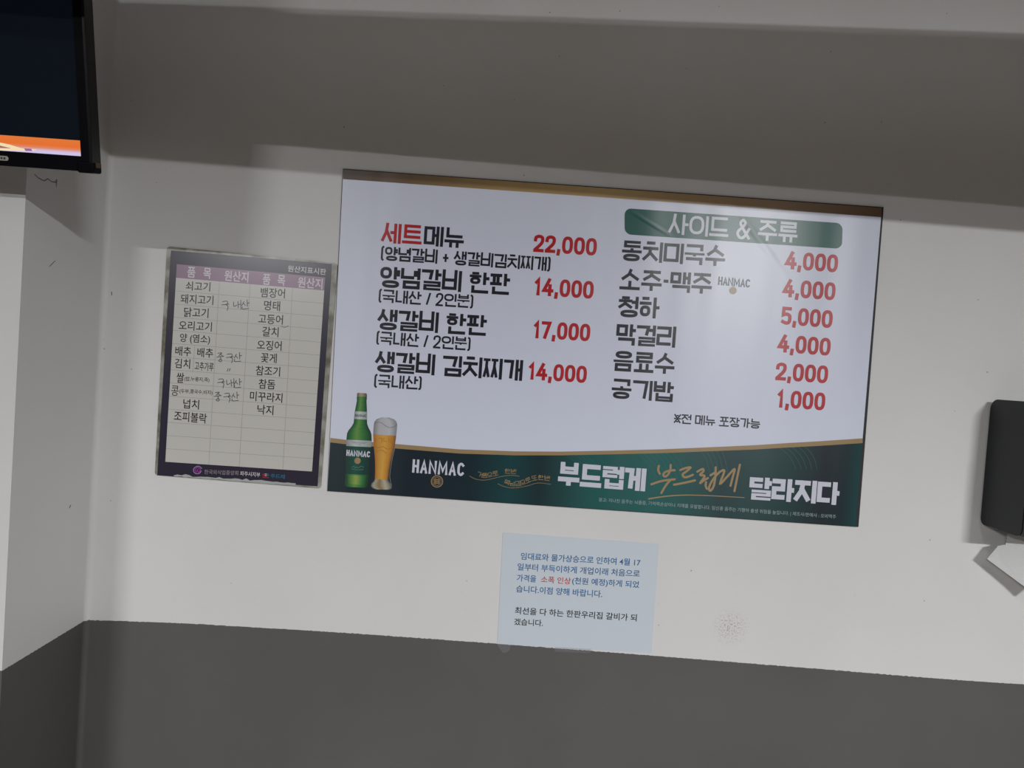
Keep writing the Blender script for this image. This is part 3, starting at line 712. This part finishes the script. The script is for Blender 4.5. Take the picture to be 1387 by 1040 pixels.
# rules of the table
top = [(140, 162), (310, 177), (430, 187), (596, 201), (720, 212)]; bot = [(98, 882), (268, 893), (387, 901), (558, 912), (672, 920)]
rules = [[top[i], bot[i]] for i in (1, 2, 3)]
for k in range(1, 14):
    t_ = k/14; l = tuple(top[0][i]+t_*(bot[0][i]-top[0][i]) for i in (0, 1)); r_ = tuple(top[4][i]+t_*(bot[4][i]-top[4][i]) for i in (0, 1)); rules.append([l, r_])
rules.append([(213, 425), (206, 530)])
pen('table_rules', rules, Q2, 1.3, M_line, board, B2, smooth=False)
for s, bl, br, h in (('쇠고기', (177, 211), (273, 216), 36), ('돼지고기', (157, 262), (285, 269), 37), ('닭고기', (170, 315), (266, 320), 38), ('오리고기', (150, 366), (279, 373), 37),
    ('양 (염소)', (154, 418), (272, 425), 39), ('배추', (136, 466), (198, 470), 37), ('배추', (222, 472), (284, 476), 37), ('김치', (134, 515), (194, 519), 38), ('고추가루', (212, 523), (286, 529), 34),
    ('쌀', (141, 572), (170, 574), 40), ('(밥,누룽지,죽)', (172, 568), (270, 573), 20), ('콩', (120, 623), (149, 625), 40), ('(두부,콩국수,비지)', (153, 616), (282, 623), 20),
    ('넙치', (167, 673), (229, 678), 38), ('조피볼락', (131, 721), (259, 733), 39),
    ('뱀장어', (470, 238), (565, 243), 38), ('명태', (483, 289), (546, 293), 39), ('고등어', (461, 341), (557, 346), 38), ('갈치', (476, 391), (540, 395), 39), ('오징어', (456, 443), (552, 448), 38),
    ('꽃게', (471, 493), (533, 497), 38), ('참조기', (451, 543), (546, 549), 38), ('참돔', (462, 595), (527, 599), 38), ('미꾸라지', (428, 643), (555, 652), 38), ('낙지', (457, 696), (520, 700), 38)):
    typed('list_entry', s, Q2, bl, br, h, .0 if s == '콩' else .010, M_btxt, board, B2)
for s, bl, br, h in (('품', (183, 160), (215, 163), 42), ('목', (246, 164), (276, 167), 42), ('원산지', (328, 174), (422, 182), 42), ('품', (478, 188), (508, 191), 42), ('목', (536, 192), (566, 195), 42), ('원산지', (615, 200), (712, 208), 42)):
    typed('column_heading', s, Q2, bl, br, h, .02, M_bwht, board, B2)
typed('board_title', '원산지표시판', Q2, (577, 138), (726, 152), 25, .012, M_bwht, board, B1)
H2 = (210, 330, 5.548)
def hw(lines, c, wd=2.7): pen('handwriting', lines, c, wd, M_pencil, board, B3, label='pencil handwriting')
kuk = lambda ox, oy, s: [[(ox+a*s, oy+b*s) for a, b in l] for l in ([(0, -8), (20, -10), (24, 0), (16, 6)], [(-4, 8), (30, 4)], [(14, 6), (26, 14), (22, 34)])]
nae = lambda ox, oy, s: [[(ox+a*s, oy+b*s) for a, b in l] for l in ([(0, -6), (2, 14), (16, 8)], [(20, -8), (22, 22)], [(22, 6), (32, 4)], [(33, -14), (34, 28)])]
san = lambda ox, oy, s: [[(ox+a*s, oy+b*s) for a, b in l] for l in ([(12, -8), (2, 10)], [(9, 0), (18, 10)], [(26, -16), (27, 14)], [(27, 0), (36, -2)], [(4, 16), (5, 26), (32, 24)])]
jung = lambda ox, oy, s: [[(ox+a*s, oy+b*s) for a, b in l] for l in ([(0, -10), (18, -12), (4, 2)], [(10, -6), (22, 2)], [(-6, 8), (28, 4)], [(12, 8), (14, 18)], [(10, 18), (4, 26), (14, 30), (18, 22), (10, 18)])]
hw(kuk(322, 262, .82)+nae(365, 262, .85)+san(396, 262, .85), Q2)
hw(jung(304, 466, .82)+kuk(340, 468, .8)+san(366, 468, .85), Q2)
hw([[(344, 518), (340, 528)], [(352, 517), (348, 527)]], Q2)
hw(kuk(306, 566, .8)+nae(338, 568, .85)+san(366, 570, .85), Q2)
hw(jung(294, 620, .82)+kuk(330, 622, .8)+san(356, 622, .85), Q2)
hw([[(552, 352), (565, 356), (580, 350)]], Q2, 2)
B5 = (205, 570, 5.78)
M_mag = film2(mat('swirl_magenta', srgb(150, 60, 150))); M_lil = film2(mat('swirl_lilac', srgb(170, 140, 190))); M_cy = film2(mat('logo_blue', srgb(40, 120, 150))); M_rd = film2(mat('logo_red', srgb(190, 50, 60)))
pen('association_swirl', [[(395, 372), (370, 354), (338, 366), (330, 392), (348, 412), (376, 410), (390, 392)], ], B5, 6, M_lil, board, B2)
pen('association_swirl', [[(352, 404), (342, 384), (356, 366), (378, 370), (384, 388), (370, 400), (358, 390), (366, 380)]], B5, 8, M_mag, board, B2)
typed('association_name', '한국외식업중앙회', B5, (414, 416), (680, 426), 36, .008, film2(mat('faded_print', srgb(150, 140, 150))), board, B1)
typed('association_name', '파주시지부', B5, (694, 428), (850, 440), 36, .014, M_bwht, board, B1)
for x, m_ in ((880, M_rd), (896, M_bwht), (912, M_cy)): disc('small_logo', B5, x, 422, 10, m_, board, B2, 5)
pen('small_logo', [[(872, 441), (918, 443)]], B5, 5, M_rd, board, B2, smooth=False)
typed('printer_name', '주드레', B5, (932, 446), (1044, 454), 34, .012, M_cy, board, B1)
# torn strip of old tape along the foot of the board
random.seed(3); up = []; dn = []
for k in range(33):
    t_ = k/32; x = 176+t_*(1130-176)
    up.append((x, 420+t_*62+random.uniform(-9, 9)+(10 if k in (0, 32) else 0))); dn.append((x, 432+t_*74+random.uniform(-2, 3)))
poly('torn_tape', up+dn[::-1], B5, mat('torn_tape', srgb(176, 180, 178), .7), board, B3)

# ------------------------------------------------------------------ paper notice
N7 = (650, 700, 5.137)
NO = [SP(N7, 121, 884), SP(N7, 1194, 948), SP(N7, 1246, 188), SP(N7, 160, 108)]
N_ORG = (P(*NO[0])+P(*NO[1]))/2
note = thing('paper_notice', 'plain pale sheet with blue and black typing, taped under the menu poster', 'paper notice', N_ORG)
M_paper = mat('paper', srgb(210, 219, 228), .5, .4)
slab('sheet', NO, -.0004, -.0012, M_paper, note)
T_blue = mat('blue_type', srgb(44, 104, 158), .6); T_red = mat('red_type', srgb(196, 70, 74), .6); T_blk = mat('black_type', srgb(30, 34, 40), .6)
for s, bl, br, h, m_ in (('임대료와 물가상승으로 인하여 4월 17', (283, 297), (1116, 343), 50, T_blue), ('일부터 부득이하게 개업이래 처음으로', (260, 371), (1111, 420), 50, T_blue),
    ('가격을', (256, 448), (390, 456), 50, T_blue), ('소폭 인상', (424, 457), (631, 470), 47, T_red), ('(천원 예정)하게 되었', (640, 474), (1107, 503), 56, T_blue),
    ('습니다.이점 양해 바랍니다.', (251, 524), (850, 562), 50, T_blue), ('최선을 다 하는 한판우리집 갈비가 되', (242, 675), (1090, 727), 50, T_blk), ('겠습니다.', (237, 752), (438, 763), 47, T_blk)):
    typed('typed_line', s, N7, bl, br, h, .014, m_, note, -.0014)
M_tape = mat('clear_tape', srgb(170, 170, 178), .25)
def tape_nodes(m):
    b = bsdf(m); b.inputs['Alpha'].default_value = .22
tape_nodes(M_tape)
for pts in ([(118, 880), (215, 888), (205, 930), (165, 950), (128, 905)], [(522, 905), (775, 918), (770, 948), (520, 936)]):
    poly('adhesive_tape', pts, N7, M_tape, note, -.0016, 'clear sticky tape')

# ------------------------------------------------------------------ television
TV_Y = -.352                       # lower front edge
TILT = math.radians(11.5)
br = P(126, 233, TV_Y)
tv = thing('television', 'black television leaning out from the wall at top left, picture on', 'television', (br.x-.46, TV_Y, br.z))
tv.rotation_euler = (TILT, 0, 0)
W2, HT = .46, .53                  # half width, height
M_bez = mat('tv_black', (.004, .004, .006, 1), .45, .05); M_case = mat('tv_case', (.012, .012, .014, 1), .5)
def tvp(px, py):   # picture point -> television's own frame, on the plane just before the screen
    M_ = (Matrix.Translation(tv.location) @ Matrix.Rotation(TILT, 4, 'X')).inverted()
    o = M_ @ CAM; d = M_.to_3x3() @ ray(px, py); k = (.0055-o.y)/d.y; return o+d*k
_c = tvp(112.5, 211.8); bz = W2-_c.x; bl_ = _c.z       # widths of the side and lower frame
bm = bmesh.new()
add_box(bm, (-W2, 0, 0), (W2, .022, bl_)); add_box(bm, (-W2, 0, HT-bz), (W2, .022, HT))
add_box(bm, (-W2, 0, bl_), (-W2+bz, .022, HT-bz)); add_box(bm, (W2-bz, 0, bl_), (W2, .022, HT-bz))
obj('bezel', bm, M_bez, tv)
obj('bezel_edge', box((W2-.004, -.0012, -.0008), (W2+.0006, .0215, HT), .0006), mat('edge_black', (.006, .006, .007, 1), .3, .3), tv)
bm = box((-W2+.06, .0225, .05), (W2-.06, .045, HT-.04), .006); obj('rear_case', bm, M_case, tv)
M_scr = mat('screen', (.004, .006, .010, 1), .5, .04); bsdf(M_scr).inputs['Emission Color'].default_value = srgb(14, 20, 30); bsdf(M_scr).inputs['Emission Strength'].default_value = .35
obj('corner_cap', add_box(bmesh.new(), (W2-.022, -.0018, -.0022), (W2+.0014, .0222, .014), .003), M_bez, tv)
obj('worn_patch', box((W2+.0002, .006, .006), (W2+.0022, .017, .013), .0006), mat('bare_brown', srgb(92, 74, 44), .6), tv)['label'] = 'brown worn corner'
obj('screen', box((-W2+bz, .006, bl_), (W2-bz, .0215, HT-bz)), M_scr, tv)
def tvpoly(name, pts, m, off=0):
    bm = flatbm(); ps = [tvp(*p) for p in pts]
    for p in ps: p.y -= off
    ngon(bm, ps); return flat(name, bm, m, tv)
def glow(name, c, s):
    m = mat(name, (0, 0, 0, 1), .2); bsdf(m).inputs['Emission Color'].default_value = c; bsdf(m).inputs['Emission Strength'].default_value = s; return m
M_or = glow('picture_orange', srgb(224, 112, 48), 1.0)
def or_nodes(m):
    uv = nd(m, 'ShaderNodeUVMap'); s = nd(m, 'ShaderNodeSeparateXYZ'); lk(m, uv.outputs[0], s.inputs[0])
    r_ = ramp(m, [(0, srgb(198, 190, 226)), (.18, srgb(200, 186, 220)), (.36, srgb(214, 132, 96)), (.55, srgb(222, 108, 46)), (1, srgb(216, 116, 56))]); lk(m, s.outputs['Y'], r_.inputs[0]); lk(m, r_.outputs[0], bsdf(m).inputs['Emission Color'])
or_nodes(M_or)
b_ = tvp(111.5, 190.5); zl, zh = bl_, b_.z; xr = W2-bz
bm = flatbm(); ul = bm.loops.layers.uv.new('UVMap')
f = bm.faces.new([bm.verts.new(p) for p in ((-W2+bz, .0055, zl), (xr, .0055, zl), (xr, .0055, zh), (-W2+bz, .0055, zh))])
for lp, u in zip(f.loops, ((0, 0), (1, 0), (1, 1), (0, 1))): lp[ul].uv = u
f.normal_update()
if f.normal.y > 0: f.normal_flip()
scr = [o for o in tv.children if o.name == 'screen'][0]
po = flat('picture_band', bm, M_or, tv); po.parent = scr; po['label'] = 'lit orange strip of the picture'
po = tvpoly('picture_shape', [(-40, 190), (0, 193), (14, 196), (30, 201), (50, 202.5), (44, 204), (34, 204.6), (20, 204), (0, 203.6), (-40, 203)], glow('picture_cream', srgb(236, 212, 172), 1.0), .0004); po.parent = scr
po = tvpoly('picture_shape', [(33, 201), (43, 201.5), (44, 204.6), (35, 204.4)], glow('picture_violet', srgb(150, 96, 140), 1.0), .0008); po.parent = scr
po = tvpoly('picture_shape', [(-40, 197), (0, 197), (16, 201), (0, 200.5), (-40, 201)], glow('picture_shade', srgb(150, 110, 96), 1.0), .0008); po.parent = scr
# sticker on the lower frame
bm = flatbm(); o0 = tvp(15, 215)
pts = []
for k in range(9): an = -math.pi/2+math.pi*k/8; pts.append((o0.x-.003+.0032*math.cos(an), -.0004, o0.z+.0032*math.sin(an)))
pts += [(o0.x-.06, -.0004, o0.z+.0032), (o0.x-.06, -.0004, o0.z-.0032)]
ngon(bm, [Vector(p) for p in pts]); flat('sticker', bm, mat('sticker_silver', srgb(170, 168, 156), .5), tv)
bm = flatbm(); random.seed(5)
for k in range(5):
    x = o0.x-.004-k*.0042-(.003 if k > 2 else 0); ngon(bm, [Vector((x-.0028, -.0007, o0.z-.0014)), Vector((x, -.0007, o0.z-.0014)), Vector((x, -.0007, o0.z+.0014)), Vector((x-.0028, -.0007, o0.z+.0014))])
st = [o for o in tv.children if o.name == 'sticker'][0]
po = flat('sticker_print', bm, mat('sticker_ink', srgb(50, 50, 50), .6), tv); po.parent = st
bm = bmesh.new(); add_box(bm, (-.1, .046, .16), (.1, .066, .36)); 
obj('mount_plate', bm, M_case, tv)
# arm of the bracket, reaching back to the projecting wall
bm = bmesh.new(); Mi = (Matrix.Translation(tv.location) @ Matrix.Rotation(TILT, 4, 'X')).inverted()
A0 = Vector((0, .060, .26)); A1 = Mi @ Vector((tv.location.x, -PD-.001, tv.location.z+.22))
dv = (A1-A0); qd = dv.to_track_quat('Z', 'Y').to_matrix().to_4x4()
r_ = bmesh.ops.create_cone(bm, cap_ends=True, segments=12, radius1=.02, radius2=.02, depth=dv.length)
bmesh.ops.transform(bm, matrix=Matrix.Translation((A0+A1)/2) @ qd, verts=r_['verts'])
obj('mount_arm', bm, M_case, tv)

# ------------------------------------------------------------------ towel dispenser and its towel
dy0 = -.006
DX = P(1335.5, 620, dy0).x
zt = P(1352, 541, -.03).z; zb = P(1330, 709, dy0).z
lo, hi = .02, .3
for _ in range(40):
    k = (lo+hi)/2
    v = Vector((DX, -k, zb))-CAM; sx = IW/2+FPX*v.dot(RI)/v.dot(FW)
    if sx < 1383: lo = k
    else: hi = k
DP = k; DW = .27
disp = thing('paper_towel_dispenser', 'black plastic paper towel dispenser on the wall at the right edge', 'dispenser', (DX+DW/2, -DP/2, zb))
M_disp = mat('dispenser_black', (.010, .012, .015, 1), .42, .35); M_gr = mat('grille_black', (.004, .004, .005, 1), .3)
HD = zt-zb
def prism_x(prof, x0, x1):
    bm = bmesh.new(); a = [bm.verts.new((x0, y, z)) for y, z in prof]; b = [bm.verts.new((x1, y, z)) for y, z in prof]
    bm.faces.new(a); bm.faces.new(b); n = len(prof)
    for i in range(n): bm.faces.new((a[i], a[(i+1) % n], b[(i+1) % n], b[i]))
    return bm
def rrect(y0, y1, z0, z1, rs, n=7):
    pts = []
    for (cy, cz, r, st) in ((y1-rs[0], z1-rs[0], rs[0], 0), (y0+rs[1], z1-rs[1], rs[1], 1), (y0+rs[2], z0+rs[2], rs[2], 2), (y1-rs[3], z0+rs[3], rs[3], 3)):
        for k in range(n): an = (st+k/(n-1))*math.pi/2; pts.append((cy+r*math.cos(an), cz+r*math.sin(an)))
    return pts
yb, yf = DP/2+dy0, -DP/2
bm = prism_x(rrect(yf, yb, 0, HD, (.020, .018, .014, .012)), -DW/2, DW/2)
obj('housing', bm, M_disp, disp)
obj('wall_plate', box((-DW/2+.004, yb, .006), (DW/2-.004, DP/2-.0005, HD-.012)), mat('plate_grey', (.25, .25, .25, 1), .5), disp)
# ribbed front
bm = prism_x(rrect(yf-.010, yf+.002, .002, HD*.64, (.001, .008, .008, .001)), -DW/2+.001, DW/2-.001); gr = obj('front_grille', bm, M_gr, disp)
bm = bmesh.new()
for k in range(12):
    z = .012+k*(HD*.60/12); add_box(bm, (-DW/2+.0005, yf-.0135, z), (DW/2-.0005, yf-.004, z+.006), .001)
obj('grille_rib', bm, M_disp, gr)
# towel
TD = -.034
t_pts = [(1352, 739), (1337, 757), (1383, 791), (1405, 807), (1450, 770), (1440, 726)]
ys = [-.036, -.034, -.042, -.050, -.042, -.036]
tw = [P(x, y, yy) for (x, y), yy in zip(t_pts, ys)]
T0 = (tw[2]+tw[3])/2
bm = bmesh.new()
fr = [bm.verts.new(p-T0) for p in tw]; bk = [bm.verts.new(p-T0+Vector((0, .0012, 0))) for p in tw]
bm.faces.new(fr); bm.faces.new(bk[::-1])
for i in range(6): bm.faces.new((fr[i], fr[(i+1) % 6], bk[(i+1) % 6], bk[i]))
# strip running up into the slot
up = [P(1362, 738, -.037), P(1440, 724, -.037)]
s0 = [bm.verts.new(p-T0) for p in (up[0], up[1])]; s1 = [bm.verts.new(p-T0+Vector((0, -.004, .035))) for p in (up[0], up[1])]
bm.faces.new((s0[0], s0[1], s1[1], s1[0]))
M_tw = mat('crepe_paper', srgb(214, 214, 214), .8, .2)
def tw_nodes(m):
    g = nd(m, 'ShaderNodeNewGeometry'); n_ = nd(m, 'ShaderNodeTexNoise'); n_.inputs['Scale'].default_value = 260; lk(m, g.outputs['Position'], n_.inputs['Vector'])
    b_ = nd(m, 'ShaderNodeBump'); b_.inputs['Strength'].default_value = .6; b_.inputs['Distance'].default_value = .001; lk(m, n_.outputs['Fac'], b_.inputs['Height']); lk(m, b_.outputs[0], bsdf(m).inputs['Normal'])
tw_nodes(M_tw)
o = obj('paper_towel', bm, M_tw); o.location = T0; o['label'] = 'white paper towel corner hanging out below the black dispenser'; o['category'] = 'paper towel'

# ------------------------------------------------------------------ hairline cracks and scratches in the plaster
M_crack = mat('crack_dark', srgb(74, 68, 62), .9)
wl = bpy.data.objects['wall_left']; wb = bpy.data.objects['wall_back']
def crack(parent, pts, wd, plane):
    bm = flatbm(); ps = [plane(*p) for p in pts]
    for a, b in zip(ps, ps[1:]):
        d = (b-a); nrm = Vector((1, 0, 0)) if plane is SIDE else Vector((0, -1, 0))
        s = d.cross(nrm).normalized()*wd/2
        f = bm.faces.new([bm.verts.new(p) for p in (a-s, b-s, b+s, a+s)])
    flat('hairline_crack', bm, M_crack, parent)
SIDE = lambda x, y: PX(x, y, CX+.0004)
BACK = lambda x, y: P(x, y, -.0004)
crack(wl, [(47, 236), (52, 241), (60, 245), (65, 242), (70, 246), (76, 247), (77, 243), (76.5, 253)], .0012, SIDE)
crack(wl, [(67, 361), (71, 357), (75, 353)], .001, SIDE)
crack(wl, [(94, 688), (96, 684)], .002, SIDE)
crack(wb, [(151, 395), (151.5, 400)], .0014, BACK)
crack(wb, [(135, 467), (142, 473)], .0009, BACK)
